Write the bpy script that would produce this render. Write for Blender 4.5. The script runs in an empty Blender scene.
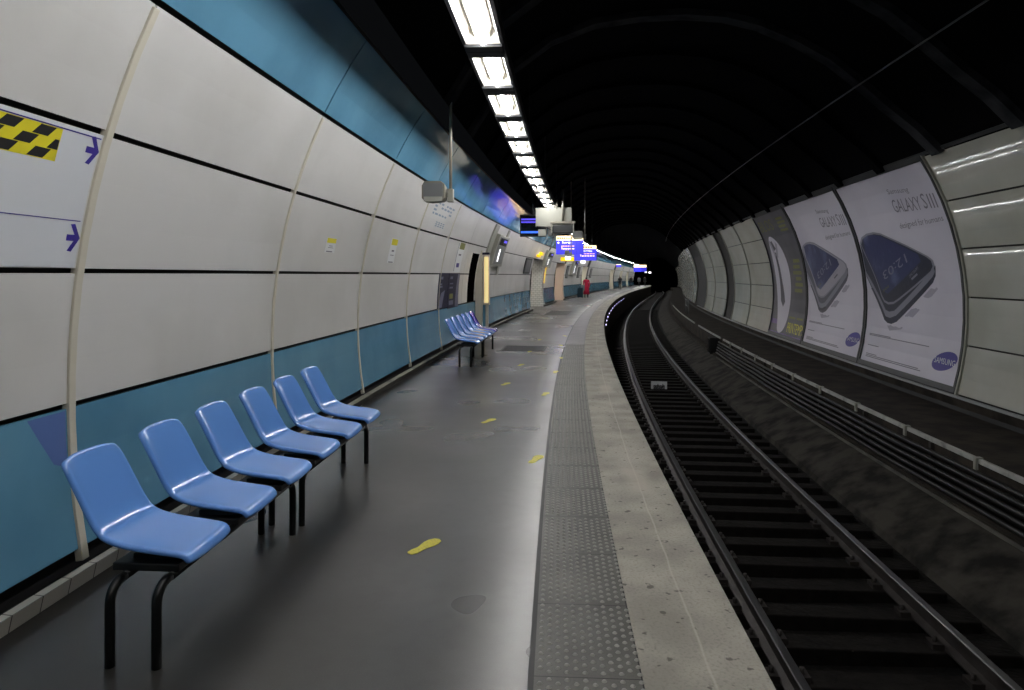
import bpy, bmesh, math, random
from mathutils import Vector, Matrix
random.seed(7)
C = bpy.context.scene.collection
sc = bpy.context.scene
PI = math.pi

# ------------------------------------------------------------------ station axis
# s runs along the platform edge (metres), u to the right of the edge, z up from the platform
K0, K2, TH0, A0, G = 0.00386950, -4.00137e-05, 0.04993513, 0.92286, 2.36745e-05
SMIN, DS = -14.0, 0.1
_N = 1960
_th, _x, _y = [], [], []
def _heading(s): return TH0 + K0*s + K2*s*s/2
_cx = _cy = 0.0
for _i in range(_N):
    _s = SMIN + _i*DS
    _th.append(_heading(_s)); _x.append(_cx); _y.append(_cy)
    _m = _heading(_s + DS/2)
    _cx += math.sin(_m)*DS; _cy += math.cos(_m)*DS
_i0 = int(round(-SMIN/DS)); _ox, _oy = _x[_i0], _y[_i0]
def axis(s):
    t = (s - SMIN)/DS; i = max(0, min(_N-2, int(t))); f = t - i
    return (_x[i]*(1-f)+_x[i+1]*f - _ox + A0, _y[i]*(1-f)+_y[i+1]*f - _oy, _th[i]*(1-f)+_th[i+1]*f)
def W(s, u, z):
    x, y, th = axis(s)
    return Vector((x + u*math.cos(th), y - u*math.sin(th), z - G*max(s, 0.0)**2))
def heading(s): return axis(s)[2]

# wall profiles: left and right arcs of the tunnel section
LC, LZ, LR = 1.42, 1.0, 5.07
RC, RZ, RR = 0.57, 1.1, 4.87
def left_u(z): return LC - math.sqrt(LR**2-(z-LZ)**2)
def right_u(z): return RC + math.sqrt(RR**2-(z-RZ)**2)
def mapL(s, z, off):
    p = math.asin(max(-1, min(1, (z-LZ)/LR)))
    return W(s, LC-(LR-off)*math.cos(p), LZ+(LR-off)*math.sin(p))
def mapR(s, z, off):
    p = math.asin(max(-1, min(1, (z-RZ)/RR)))
    return W(s, RC+(RR-off)*math.cos(p), RZ+(RR-off)*math.sin(p))
RPHI0 = math.asin((-0.18-RZ)/RR)
def arcz(b): return RZ + RR*math.sin(RPHI0 + b/RR)      # height of a point b metres up the right wall

# ------------------------------------------------------------------ materials
def lin(c): return tuple(((v/255)/12.92 if v/255 <= .04045 else ((v/255+.055)/1.055)**2.4) for v in c)
def mat(name, rgb, rough=.5, metal=0., coat=0., spec=.5, noise=None, bump=None, emit=None):
    """noise = (scale, rgb2, lo, hi) mixes a second colour in patches; bump = (scale, strength)."""
    m = bpy.data.materials.new(name); m.use_nodes = True
    nt = m.node_tree; b = nt.nodes['Principled BSDF']
    c = lin(rgb)
    b.inputs['Base Color'].default_value = (*c, 1)
    b.inputs['Roughness'].default_value = rough
    b.inputs['Metallic'].default_value = metal
    b.inputs['Specular IOR Level'].default_value = spec
    if coat:
        b.inputs['Coat Weight'].default_value = coat; b.inputs['Coat Roughness'].default_value = .05
    if noise or bump:
        tc = nt.nodes.new('ShaderNodeTexCoord')
    if noise:
        n = nt.nodes.new('ShaderNodeTexNoise'); n.inputs['Scale'].default_value = noise[0]; n.inputs['Detail'].default_value = 6
        nt.links.new(tc.outputs['Object'], n.inputs['Vector'])
        r = nt.nodes.new('ShaderNodeMapRange'); r.inputs['From Min'].default_value = noise[2]; r.inputs['From Max'].default_value = noise[3]
        nt.links.new(n.outputs['Fac'], r.inputs['Value'])
        mx = nt.nodes.new('ShaderNodeMix'); mx.data_type = 'RGBA'
        mx.inputs[6].default_value = (*c, 1); mx.inputs[7].default_value = (*lin(noise[1]), 1)
        nt.links.new(r.outputs['Result'], mx.inputs[0]); nt.links.new(mx.outputs[2], b.inputs['Base Color'])
    if bump:
        n2 = nt.nodes.new('ShaderNodeTexNoise'); n2.inputs['Scale'].default_value = bump[0]; n2.inputs['Detail'].default_value = 5
        nt.links.new(tc.outputs['Object'], n2.inputs['Vector'])
        bp = nt.nodes.new('ShaderNodeBump'); bp.inputs['Strength'].default_value = bump[1]; bp.inputs['Distance'].default_value = .02
        nt.links.new(n2.outputs['Fac'], bp.inputs['Height']); nt.links.new(bp.outputs['Normal'], b.inputs['Normal'])
    if emit:
        b.inputs['Emission Color'].default_value = (*lin(emit[0]), 1); b.inputs['Emission Strength'].default_value = emit[1]
    return m

M = {}
M['white_panel'] = mat('white_enamel', (212,211,209), .28, noise=(.8,(199,198,195),.42,.68))
M['blue_panel'] = mat('blue_enamel', (98,148,176), .12, noise=(1.1,(84,132,160),.4,.7))
M['blue_dark'] = mat('blue_enamel_upper', (98,148,176), .07, spec=.12, noise=(.9,(84,130,156),.4,.7))
M['violet'] = mat('violet_enamel', (92,116,172), .12)
M['cream'] = mat('cream_joint', (203,198,182), .45)
M['backing'] = mat('dark_backing', (16,16,17), .7)
M['black'] = mat('black_paint', (12,12,13), .55)
M['rib_lit'] = mat('rib_plaster_lit', (56,57,60), .9, spec=.1, noise=(3,(30,31,34),.4,.65))
M['steel'] = mat('dark_steel', (30,32,32), .32, metal=.6)
M['grey_metal'] = mat('grey_metal', (150,150,140), .45, metal=.3)
M['grey_paint'] = mat('grey_paint', (158,158,148), .5)
M['mid_grey'] = mat('mid_grey', (112,114,114), .4)
M['dark_grey'] = mat('dark_grey', (46,48,50), .45)
M['plastic'] = mat('blue_plastic', (98,146,218), .14, coat=.15)
M['plastic_violet'] = mat('violet_plastic', (74,62,178), .2, coat=.4)
M['rail_top'] = mat('rail_head', (116,116,118), .38, metal=.9)
M['rail'] = mat('rail_side', (58,54,52), .55, metal=.3, noise=(6,(36,31,29),.4,.7))
M['sleeper'] = mat('sleeper_wood', (27,24,22), .85, spec=.15, noise=(7,(14,12,11),.38,.66), bump=(20,.5))
M['ballast'] = mat('track_bed', (22,19,17), .9, spec=.2, noise=(5,(8,8,8),.35,.65), bump=(16,.9))
M['slope'] = mat('slope_concrete', (62,59,54), .9, spec=.25, noise=(2.6,(22,20,18),.40,.62), bump=(4,1.0))
M['ledge'] = mat('ledge_concrete', (56,50,43), .9, spec=.25, noise=(2.5,(32,28,25),.38,.62), bump=(9,.5))
M['cable'] = mat('cable_rubber', (26,25,25), .5)
M['edgewhite'] = mat('white_edging', (176,176,172), .55, noise=(4,(110,110,106),.5,.72))
M['yellow'] = mat('yellow_vinyl', (206,196,56), .5, noise=(60,(160,150,60),.5,.75))
M['yellow_strong'] = mat('yellow_sticker', (226,214,40), .45)
M['print_black'] = mat('black_print', (18,18,20), .5)
M['paper'] = mat('white_paper', (226,228,230), .5)
M['map_white'] = mat('map_board_white', (214,217,222), .3)
M['purple_print'] = mat('purple_print', (52,38,140), .45)
M['navy'] = mat('navy_print', (30,31,58), .5, spec=.25)
M['navy_light'] = mat('navy_light_print', (98,100,128), .4)
M['blue_print'] = mat('pale_blue_print', (138,158,176), .5)
M['grey_print'] = mat('grey_print', (112,110,122), .5)
M['poster'] = mat('poster_paper', (214,210,222), .35, noise=(.5,(198,194,208),.4,.7))
M['poster_ink'] = mat('poster_ink', (120,116,130), .4)
M['poster_dark'] = mat('poster_charcoal', (84,82,94), .35, noise=(1.2,(66,65,74),.4,.7))
M['poster_violet'] = mat('poster_violet', (124,92,160), .4, noise=(3,(92,76,130),.4,.7))
M['poster_yellow'] = mat('poster_yellow', (226,216,40), .4)
M['poster_olive'] = mat('poster_olive', (120,122,52), .4)
M['oval_blue'] = mat('emblem_indigo', (62,52,142), .35)
M['ph_body'] = mat('device_print_dark', (44,46,64), .3)
M['ph_screen'] = mat('device_print_screen', (52,58,104), .3, noise=(1.5,(96,108,148),.52,.7))
M['ph_edge'] = mat('device_print_silver', (142,142,156), .3)
M['ph_mid'] = mat('device_print_grey', (88,88,102), .3)
M['ph_white'] = mat('device_print_white', (176,172,184), .3)
M['shadow_print'] = mat('printed_soft_grey', (168,164,180), .4)
M['tie'] = mat('printed_tie_grey', (70,70,84), .4)
M['panel_right'] = None
M['reflector'] = mat('reflector_white', (138,134,126), .45)
M['tube'] = mat('fluorescent_tube', (255,255,255), .5, emit=((255,254,253), 105))
M['screen_black'] = mat('dark_screen', (10,11,16), .12)
M['screen_or_reflection_violet'] = mat('violet_screen_bar_or_reflection', (60,50,160), .3, emit=((84,72,214), .9))
M['screen_blue'] = mat('blue_screen_bar', (40,80,200), .3, emit=((52,104,226), 1.0))
M['sign_blue'] = mat('lit_blue_sign', (50,50,200), .3, emit=((58,56,226), .95))
M['sign_blue2'] = mat('lit_blue_sign_side', (46,46,190), .3, emit=((50,48,206), .7))
M['sign_cream'] = mat('lit_cream_sign', (255,226,180), .3, emit=((255,226,184), 1.3))
M['sign_or_glint_white'] = mat('lit_white_sign_or_glint', (255,255,255), .3, emit=((250,248,255), 1.6))
M['sign_orange'] = mat('lit_orange_text', (255,190,110), .3, emit=((255,186,112), 1.2))
M['sign_brown'] = mat('lit_brown_text', (150,80,40), .3, emit=((160,92,50), .5))
M['sign_yellow'] = mat('lit_yellow_sign', (250,200,20), .3, emit=((250,196,20), .8))
M['warm_panel'] = mat('warm_lit_panel', (250,226,150), .4, emit=((236,212,150), .62))
M['lamp_small'] = mat('small_lamp_glow', (230,220,255), .3, emit=((214,204,255), 5.0))
M['tunnel_end_or_shade'] = mat('tunnel_or_shade_black', (3,3,3), .95, spec=0.)
M['vault'] = mat('dark_vault', (12,12,14), .95, spec=.05, noise=(1.2,(6,6,7),.35,.65))  # near-black mottled tone shared by vault, farther ribs and rear wall
M['passage'] = mat('passage_wall', (60,60,58), .7)
M['speaker_grey'] = mat('speaker_grey', (120,118,106), .5)
M['light_housing'] = mat('light_housing', (34,35,37), .6, spec=.2)
M['pole'] = mat('pole_grey', (150,146,134), .45, metal=.2)

def uvmat(name, build):
    m = bpy.data.materials.new(name); m.use_nodes = True
    build(m.node_tree, m.node_tree.nodes['Principled BSDF']); return m
def N(nt, t, **kw):
    n = nt.nodes.new(t)
    for k, v in kw.items():
        if k in n.inputs: n.inputs[k].default_value = v
        else: setattr(n, k, v)
    return n
def mixc(nt, fac, c1, c2):
    mx = nt.nodes.new('ShaderNodeMix'); mx.data_type = 'RGBA'
    for i, c in ((6, c1), (7, c2)):
        if isinstance(c, tuple): mx.inputs[i].default_value = (*lin(c), 1)
        else: nt.links.new(c, mx.inputs[i])
    nt.links.new(fac, mx.inputs[0]); return mx.outputs[2]
def rng(nt, sock, a, b, c=0., d=1.):
    r = nt.nodes.new('ShaderNodeMapRange'); r.inputs['From Min'].default_value = a; r.inputs['From Max'].default_value = b
    r.inputs['To Min'].default_value = c; r.inputs['To Max'].default_value = d
    nt.links.new(sock, r.inputs['Value']); return r.outputs['Result']
def mth(nt, op, a, b):
    n = nt.nodes.new('ShaderNodeMath'); n.operation = op
    for i, v in enumerate((a, b)):
        if isinstance(v, (int, float)): n.inputs[i].default_value = v
        else: nt.links.new(v, n.inputs[i])
    return n.outputs[0]

def _floor(nt, b):
    tc = N(nt, 'ShaderNodeTexCoord')
    n1 = N(nt, 'ShaderNodeTexNoise', Scale=.5, Detail=2.5); nt.links.new(tc.outputs['Object'], n1.inputs['Vector'])
    n2 = N(nt, 'ShaderNodeTexNoise', Scale=9., Detail=8.); nt.links.new(tc.outputs['Object'], n2.inputs['Vector'])
    n3 = N(nt, 'ShaderNodeTexNoise', Scale=160., Detail=3.); nt.links.new(tc.outputs['Object'], n3.inputs['Vector'])
    c = mixc(nt, rng(nt, n1.outputs['Fac'], .3, .7), (56,55,54), (74,73,72))
    c = mixc(nt, rng(nt, n2.outputs['Fac'], .45, .8, 0, .5), c, (46,45,44))
    c = mixc(nt, rng(nt, n3.outputs['Fac'], .55, .8, 0, .5), c, (96,95,93))
    sp = N(nt, 'ShaderNodeSeparateXYZ'); nt.links.new(tc.outputs['UV'], sp.inputs[0])
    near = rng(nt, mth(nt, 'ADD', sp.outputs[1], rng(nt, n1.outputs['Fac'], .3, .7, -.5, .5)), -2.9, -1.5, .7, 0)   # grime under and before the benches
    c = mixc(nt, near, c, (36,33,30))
    nt.links.new(c, b.inputs['Base Color'])
    nt.links.new(rng(nt, n1.outputs['Fac'], .3, .7, .36, .24), b.inputs['Roughness'])
    bp = N(nt, 'ShaderNodeBump', Strength=.03, Distance=.004); nt.links.new(n2.outputs['Fac'], bp.inputs['Height'])
    nt.links.new(bp.outputs['Normal'], b.inputs['Normal'])
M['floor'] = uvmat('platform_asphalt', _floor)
def _edge(nt, b):
    tc = N(nt, 'ShaderNodeTexCoord'); sp = N(nt, 'ShaderNodeSeparateXYZ'); nt.links.new(tc.outputs['UV'], sp.inputs[0])
    n1 = N(nt, 'ShaderNodeTexNoise', Scale=2.2, Detail=7.); nt.links.new(tc.outputs['Object'], n1.inputs['Vector'])
    n2 = N(nt, 'ShaderNodeTexNoise', Scale=60., Detail=4.); nt.links.new(tc.outputs['Object'], n2.inputs['Vector'])
    n3 = N(nt, 'ShaderNodeTexNoise', Scale=14., Detail=2.); nt.links.new(tc.outputs['Object'], n3.inputs['Vector'])
    c = mixc(nt, rng(nt, n1.outputs['Fac'], .35, .65), (146,142,133), (178,174,163))
    c = mixc(nt, rng(nt, n2.outputs['Fac'], .5, .75, 0, .6), c, (118,114,106))
    c = mixc(nt, rng(nt, n3.outputs['Fac'], .655, .69, 0, .75), c, (78,74,70))
    wob = rng(nt, n1.outputs['Fac'], .3, .7, -.008, .008)
    d = mth(nt, 'ABSOLUTE', mth(nt, 'ADD', mth(nt, 'ADD', sp.outputs[1], .24), wob), 0)
    c = mixc(nt, rng(nt, d, .002, .009, .5, 0), c, (196,192,180))
    # repaired patches of paler mortar along the groove
    p = mth(nt, 'SINE', mth(nt, 'MULTIPLY', sp.outputs[0], 1.35), 0)
    patch = mth(nt, 'MULTIPLY', rng(nt, p, .80, .95), rng(nt, d, .05, .13, .6, 0))
    c = mixc(nt, patch, c, (188,182,170))
    nt.links.new(c, b.inputs['Base Color']); b.inputs['Roughness'].default_value = .8
    bp = N(nt, 'ShaderNodeBump', Strength=.25, Distance=.01); nt.links.new(n2.outputs['Fac'], bp.inputs['Height'])
    nt.links.new(bp.outputs['Normal'], b.inputs['Normal'])
M['edge'] = uvmat('edge_concrete', _edge)
def _tact(nt, b):
    tc = N(nt, 'ShaderNodeTexCoord')
    n1 = N(nt, 'ShaderNodeTexNoise', Scale=3., Detail=6.); nt.links.new(tc.outputs['Object'], n1.inputs['Vector'])
    n2 = N(nt, 'ShaderNodeTexNoise', Scale=90., Detail=3.); nt.links.new(tc.outputs['Object'], n2.inputs['Vector'])
    c = mixc(nt, rng(nt, n1.outputs['Fac'], .35, .65), (72,72,68), (94,93,88))
    c = mixc(nt, rng(nt, n2.outputs['Fac'], .5, .75, 0, .5), c, (62,62,58))
    nt.links.new(c, b.inputs['Base Color']); b.inputs['Roughness'].default_value = .5
M['tactile'] = uvmat('tactile_rubber', _tact)
M['tactile_dot'] = mat('tactile_worn_dot', (140,139,133), .42)
def _tile(nt, b):
    tc = N(nt, 'ShaderNodeTexCoord'); mp = N(nt, 'ShaderNodeMapping'); nt.links.new(tc.outputs['UV'], mp.inputs[0])
    br = N(nt, 'ShaderNodeTexBrick', Scale=1.0); br.offset = .5
    br.inputs['Brick Width'].default_value = .2; br.inputs['Row Height'].default_value = .105; br.inputs['Mortar Size'].default_value = .004
    br.inputs['Color1'].default_value = (*lin((206,202,190)), 1); br.inputs['Color2'].default_value = (*lin((192,188,176)), 1); br.inputs['Mortar'].default_value = (*lin((70,66,60)), 1)
    nt.links.new(mp.outputs[0], br.inputs['Vector'])
    nt.links.new(br.outputs['Color'], b.inputs['Base Color']); b.inputs['Roughness'].default_value = .35
M['tile'] = uvmat('glazed_plinth_tile', _tile)
def _pillow(nt, b):
    # each enamelled sheet is slightly pillowed, so every row catches the tube lights
    tc = N(nt, 'ShaderNodeTexCoord'); sp = N(nt, 'ShaderNodeSeparateXYZ'); nt.links.new(tc.outputs['UV'], sp.inputs[0])
    n1 = N(nt, 'ShaderNodeTexNoise', Scale=.7, Detail=4.); nt.links.new(tc.outputs['Object'], n1.inputs['Vector'])
    nt.links.new(mixc(nt, rng(nt, n1.outputs['Fac'], .4, .68), (186,186,176), (172,172,160)), b.inputs['Base Color'])
    q = mth(nt, 'FRACT', mth(nt, 'DIVIDE', mth(nt, 'ADD', sp.outputs[1], .17), .757), 0)
    q = mth(nt, 'SUBTRACT', mth(nt, 'MULTIPLY', q, 2.), 1.)
    bow = mth(nt, 'MULTIPLY', mth(nt, 'MULTIPLY', q, q), -.045)
    zz = mth(nt, 'SUBTRACT', sp.outputs[1], 1.587)
    hgt = mth(nt, 'SUBTRACT', bow, mth(nt, 'MULTIPLY', mth(nt, 'MULTIPLY', zz, zz), .1027))   # sheets hang a little flatter than the arc
    bp = N(nt, 'ShaderNodeBump', Strength=1., Distance=1.); nt.links.new(hgt, bp.inputs['Height'])
    nt.links.new(bp.outputs['Normal'], b.inputs['Coat Normal']); b.inputs['Roughness'].default_value = .25; b.inputs['Coat Weight'].default_value = .8; b.inputs['Coat Roughness'].default_value = .09
M['panel_right'] = uvmat('cream_enamel_right', _pillow)
M['panel_far'] = mat('cream_enamel_far', (182,182,172), .16, noise=(.7,(168,168,156),.4,.68))
M['plinth'] = mat('plinth_concrete', (128,124,112), .75, noise=(3.5,(84,80,74),.42,.66))
M['plinth_face'] = mat('plinth_face_concrete', (84,82,76), .8, noise=(2.5,(52,50,47),.4,.66))
def _jamb(nt, b):
    tc = N(nt, 'ShaderNodeTexCoord')
    br = N(nt, 'ShaderNodeTexBrick', Scale=1.0); br.offset = .5
    br.inputs['Brick Width'].default_value = .22; br.inputs['Row Height'].default_value = .11; br.inputs['Mortar Size'].default_value = .008
    br.inputs['Color1'].default_value = (*lin((222,222,216)), 1); br.inputs['Color2'].default_value = (*lin((214,214,208)), 1); br.inputs['Mortar'].default_value = (*lin((156,156,150)), 1)
    nt.links.new(tc.outputs['UV'], br.inputs['Vector'])
    nt.links.new(br.outputs['Color'], b.inputs['Base Color']); b.inputs['Roughness'].default_value = .25
M['jamb_tile'] = uvmat('white_bevel_tile', _jamb)
M['jamb_warm'] = mat('pink_cream_jamb', (222,196,176), .4)

# ------------------------------------------------------------------ mesh helpers
class MB:
    """collects quads and tubes, then links them as one mesh object"""
    def __init__(s): s.v, s.f, s.uv, s.mi, s.sm = [], [], {}, [], []
    def add(s, p, uv=None):
        s.v.append(tuple(p))
        if uv: s.uv[len(s.v)-1] = uv
        return len(s.v)-1
    def face(s, idx, mi=0, sm=False): s.f.append(tuple(idx)); s.mi.append(mi); s.sm.append(sm)
    def grid(s, fn, na, nb, mi=0, sm=False, uvfn=None, flip=False):
        ids = [[s.add(fn(i/na, j/nb), uvfn(i/na, j/nb) if uvfn else None) for j in range(nb+1)] for i in range(na+1)]
        for i in range(na):
            for j in range(nb):
                q = (ids[i][j], ids[i+1][j], ids[i+1][j+1], ids[i][j+1])
                s.face(q[::-1] if flip else q, mi, sm)
    def slab(s, fn, a0, a1, na, b0, b1, nb, t0, t1, mi=0):
        """closed curved slab: fn(a, b, off); t0 back, t1 front"""
        def L(t):
            return [[s.add(fn(a0+(a1-a0)*i/na, b0+(b1-b0)*j/nb, t), (a0+(a1-a0)*i/na, b0+(b1-b0)*j/nb)) for j in range(nb+1)] for i in range(na+1)]
        F, B = L(t1), L(t0)
        for i in range(na):
            for j in range(nb):
                s.face((F[i][j], F[i+1][j], F[i+1][j+1], F[i][j+1]), mi)
                s.face((B[i][j], B[i][j+1], B[i+1][j+1], B[i+1][j]), mi)
        for i in range(na):
            s.face((F[i][0], B[i][0], B[i+1][0], F[i+1][0]), mi); s.face((F[i][nb], F[i+1][nb], B[i+1][nb], B[i][nb]), mi)
        for j in range(nb):
            s.face((F[0][j], F[0][j+1], B[0][j+1], B[0][j]), mi); s.face((F[na][j], B[na][j], B[na][j+1], F[na][j+1]), mi)
    def box(s, c, d, mi=0, rot=None):
        c = Vector(c); h = Vector(d)/2; R = rot or Matrix.Identity(3)
        ids = [s.add(c + R @ Vector((x*h.x, y*h.y, z*h.z))) for x in (-1,1) for y in (-1,1) for z in (-1,1)]
        for q in ((0,1,3,2),(4,6,7,5),(0,4,5,1),(2,3,7,6),(0,2,6,4),(1,5,7,3)): s.face([ids[k] for k in q], mi)
    def tube(s, pts, r, n=10, mi=0, caps=True):
        pts = [Vector(p) for p in pts]; rs = r if isinstance(r, (list, tuple)) else [r]*len(pts)
        prev = None; rings = []
        for i, p in enumerate(pts):
            t = (pts[min(i+1, len(pts)-1)] - pts[max(i-1, 0)]).normalized()
            if prev is None:
                a = Vector((0,0,1)) if abs(t.z) < .9 else Vector((1,0,0)); x = t.cross(a).normalized()
            else: x = (prev - t*prev.dot(t)).normalized()
            prev = x; y = t.cross(x)
            rings.append([s.add(p + (x*math.cos(2*PI*k/n) + y*math.sin(2*PI*k/n))*rs[i]) for k in range(n)])
        for a, b in zip(rings, rings[1:]):
            for k in range(n): s.face((a[k], a[(k+1)%n], b[(k+1)%n], b[k]), mi, True)
        if caps: s.face(rings[0][::-1], mi); s.face(rings[-1], mi)
    def build(s, name, mats, parent=None, bevel=0., sub=0, recalc=True):
        me = bpy.data.meshes.new(name); me.from_pydata(s.v, [], s.f)
        for m in (mats if isinstance(mats, (list, tuple)) else [mats]): me.materials.append(M[m] if isinstance(m, str) else m)
        for p, mi, sm in zip(me.polygons, s.mi, s.sm): p.material_index = mi; p.use_smooth = sm
        if s.uv:
            ul = me.uv_layers.new(name='UVMap')
            for l in me.loops:
                if l.vertex_index in s.uv: ul.data[l.index].uv = s.uv[l.vertex_index]
        if recalc:
            bm = bmesh.new(); bm.from_mesh(me); bmesh.ops.recalc_face_normals(bm, faces=bm.faces); bm.to_mesh(me); bm.free()
        o = bpy.data.objects.new(name, me); C.objects.link(o)
        if parent is not None: o.parent = parent
        if bevel:
            b = o.modifiers.new('Bevel', 'BEVEL'); b.width = bevel; b.segments = 2; b.limit_method = 'ANGLE'
        if sub:
            b = o.modifiers.new('Subsurf', 'SUBSURF'); b.levels = b.render_levels = sub
        return o

def tag(o, label=None, cat=None, group=None, kind=None):
    if label: o['label'] = label
    if cat: o['category'] = cat
    if group: o['group'] = group
    if kind: o['kind'] = kind
    return o
def empty(name, s, u, z, label=None, cat=None, group=None, rot=0.):
    o = bpy.data.objects.new(name, None); C.objects.link(o); o.empty_display_size = .2
    o.location = W(s, u, z); o.rotation_euler = (0, 0, -heading(s)+rot)
    return tag(o, label, cat, group)
def plain(name, label=None, cat=None, group=None):
    """an Empty at the origin for things whose parts are laid on the curved walls in world space"""
    o = bpy.data.objects.new(name, None); C.objects.link(o); return tag(o, label, cat, group)
def at(name, P, label=None, cat=None, group=None):
    o = bpy.data.objects.new(name, None); C.objects.link(o); o.location = P; return tag(o, label, cat, group)
def shift(o, root):
    """move mesh data laid out in world space into the frame of its root Empty"""
    o.data.transform(Matrix.Translation(-root.location)); o.parent = root; return o
def copy_tree(o, parent=None):
    c = o.copy(); C.objects.link(c); c.parent = parent
    for ch in list(o.children): copy_tree(ch, c)
    return c
def nseg(a, b, step): return max(1, int(math.ceil(abs(b-a)/step)))
def sweep(mb, prof, s0, s1, step=1.0, mi=0, sm=False):
    n = nseg(s0, s1, step); L = [0]
    for a, b in zip(prof, prof[1:]): L.append(L[-1]+math.hypot(b[0]-a[0], b[1]-a[1]))
    rows = []
    for i in range(n+1):
        s = s0+(s1-s0)*i/n
        rows.append([mb.add(W(s, u, z), (s, u if prof[0][1] == prof[-1][1] else L[k])) for k, (u, z) in enumerate(prof)])
    for a, b in zip(rows, rows[1:]):
        for k in range(len(prof)-1): mb.face((a[k], a[k+1], b[k+1], b[k]), mi, sm)
def sweep_tube(mb, u, z, s0, s1, r, step=.6, n=8, mi=0, wob=0.):
    k = nseg(s0, s1, step)
    mb.tube([W(s0+(s1-s0)*i/k, u+wob*math.sin(i*.9), z+wob*math.sin(i*.53+1)) for i in range(k+1)], r, n, mi)
def structure(name, mb, mats, **kw):
    return tag(mb.build(name, mats, **kw), kind='structure')

# flat 2D art laid on a surface: outlines in (x, y), mapped by fn(x, y) -> point
def art(name, polys, fn, material, parent, maxlen=.22):
    bm = bmesh.new()
    for poly in polys:
        vs = [bm.verts.new((x, y, 0)) for x, y in poly]
        if len(vs) >= 3:
            try: bm.faces.new(vs)
            except ValueError: pass
    return _art(name, bm, fn, material, parent, maxlen)
def _art(name, bm, fn, material, parent, maxlen):
    bmesh.ops.triangulate(bm, faces=bm.faces)
    for _ in range(6):
        e = [x for x in bm.edges if x.calc_length() > maxlen]
        if not e: break
        bmesh.ops.subdivide_edges(bm, edges=e, cuts=1); bmesh.ops.triangulate(bm, faces=bm.faces)
    for v in bm.verts: v.co = fn(v.co.x, v.co.y)
    me = bpy.data.meshes.new(name); bm.to_mesh(me); bm.free(); me.materials.append(M[material])
    o = bpy.data.objects.new(name, me); C.objects.link(o); o.parent = parent
    return o
def text_art(name, items, fn, material, parent):
    """items = (body, x, y, height, width, angle): lettering turned into mesh and laid on the surface"""
    bm = bmesh.new()
    for body, x, y, hgt, wid, ang in items:
        cu = bpy.data.curves.new('lettering', 'FONT'); cu.body = body; cu.size = 1; cu.resolution_u = 2
        ob = bpy.data.objects.new('lettering', cu); C.objects.link(ob)
        bpy.context.view_layer.update()
        me = bpy.data.meshes.new_from_object(ob.evaluated_get(bpy.context.evaluated_depsgraph_get()))
        bpy.data.objects.remove(ob); bpy.data.curves.remove(cu)
        xs = [v.co.x for v in me.vertices]; ys = [v.co.y for v in me.vertices]
        if not xs: continue
        x0, x1, y0, y1 = min(xs), max(xs), min(ys), max(ys)
        sx, sy = wid/(x1-x0), hgt/(y1-y0); ca, sa = math.cos(ang), math.sin(ang)
        for v in me.vertices:
            a, b = (v.co.x-x0)*sx, (v.co.y-y0)*sy
            v.co = (x+a*ca-b*sa, y+a*sa+b*ca, 0)
        bm.from_mesh(me); bpy.data.meshes.remove(me)
    return _art(name, bm, fn, material, parent, .3)
def rect(x0, y0, x1, y1): return [(x0, y0), (x1, y0), (x1, y1), (x0, y1)]
def ellipse(cx, cy, a, b, ang=0, n=28):
    return [(cx+a*math.cos(t)*math.cos(ang)-b*math.sin(t)*math.sin(ang), cy+a*math.cos(t)*math.sin(ang)+b*math.sin(t)*math.cos(ang)) for t in (2*PI*k/n for k in range(n))]
def smooth_poly(pts, it=2):
    for _ in range(it):
        q = []
        for a, b in zip(pts, pts[1:]+pts[:1]):
            q += [(a[0]*.75+b[0]*.25, a[1]*.75+b[1]*.25), (a[0]*.25+b[0]*.75, a[1]*.25+b[1]*.75)]
        pts = q
    return pts

S0, S1 = -9.0, 150.0
# ------------------------------------------------------------------ platform
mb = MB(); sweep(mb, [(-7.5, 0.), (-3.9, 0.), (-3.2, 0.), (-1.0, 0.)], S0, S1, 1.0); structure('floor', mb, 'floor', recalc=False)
mb = MB(); sweep(mb, [(-.54, 0.), (0., 0.)], S0, S1, .5)
structure('trim_1', mb, 'edge', recalc=False)
mb = MB(); sweep(mb, [(0., 0.), (.012, -.02), (.012, -.14), (-.06, -.16), (-.06, -1.55)], S0, S1, .8)
structure('wall_under_platform', mb, 'ledge', recalc=False)
# tactile strip: slabs with staggered studs
mb = MB()
sl = .6535; first = 2.905 - 6*sl
k = 0
while first + k*sl < 20:
    a = first + k*sl + .003; b = a + sl - .006
    mb.grid(lambda i, j, a=a, b=b: W(a+(b-a)*i, -.993+.45*j, .002), 1, 1)
    k += 1
far_s = first + k*sl
for i in range(nseg(far_s, S1, 1.0)):
    a = far_s + i; mb.grid(lambda p, q, a=a: W(a+p, -.993+.45*q, .002), 1, 1)
mb.grid(lambda i, j: W(S0+(S1-S0)*i, -1.018+.482*j, .0012), 160, 1, 1)
def stud(s, u, r=.0145, hh=.0055):
    n = 8; c = W(s, u, .002)
    r0 = [mb.add(c + Vector((r*math.cos(2*PI*k/n), r*math.sin(2*PI*k/n), 0))) for k in range(n)]
    r1 = [mb.add(c + Vector((r*.62*math.cos(2*PI*k/n), r*.62*math.sin(2*PI*k/n), hh))) for k in range(n)]
    t = mb.add(c + Vector((0, 0, hh*1.15)))
    for k in range(n):
        mb.face((r0[k], r0[(k+1) % n], r1[(k+1) % n], r1[k]), 2, True); mb.face((r1[k], r1[(k+1) % n], t), 2, True)
row = 0; s = 1.6
while s < 17.0:
    off = .0385 if row % 2 else 0.
    ph = (s - first) % sl
    if .018 < ph < sl-.018:
        for c in range(6):
            stud(s, -.968 + off + c*.077, .0125 if s < 8 else .014)
    s += .0285; row += 1
structure('trim_2', mb, ['tactile', 'black', 'tactile_dot'], recalc=False)

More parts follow.
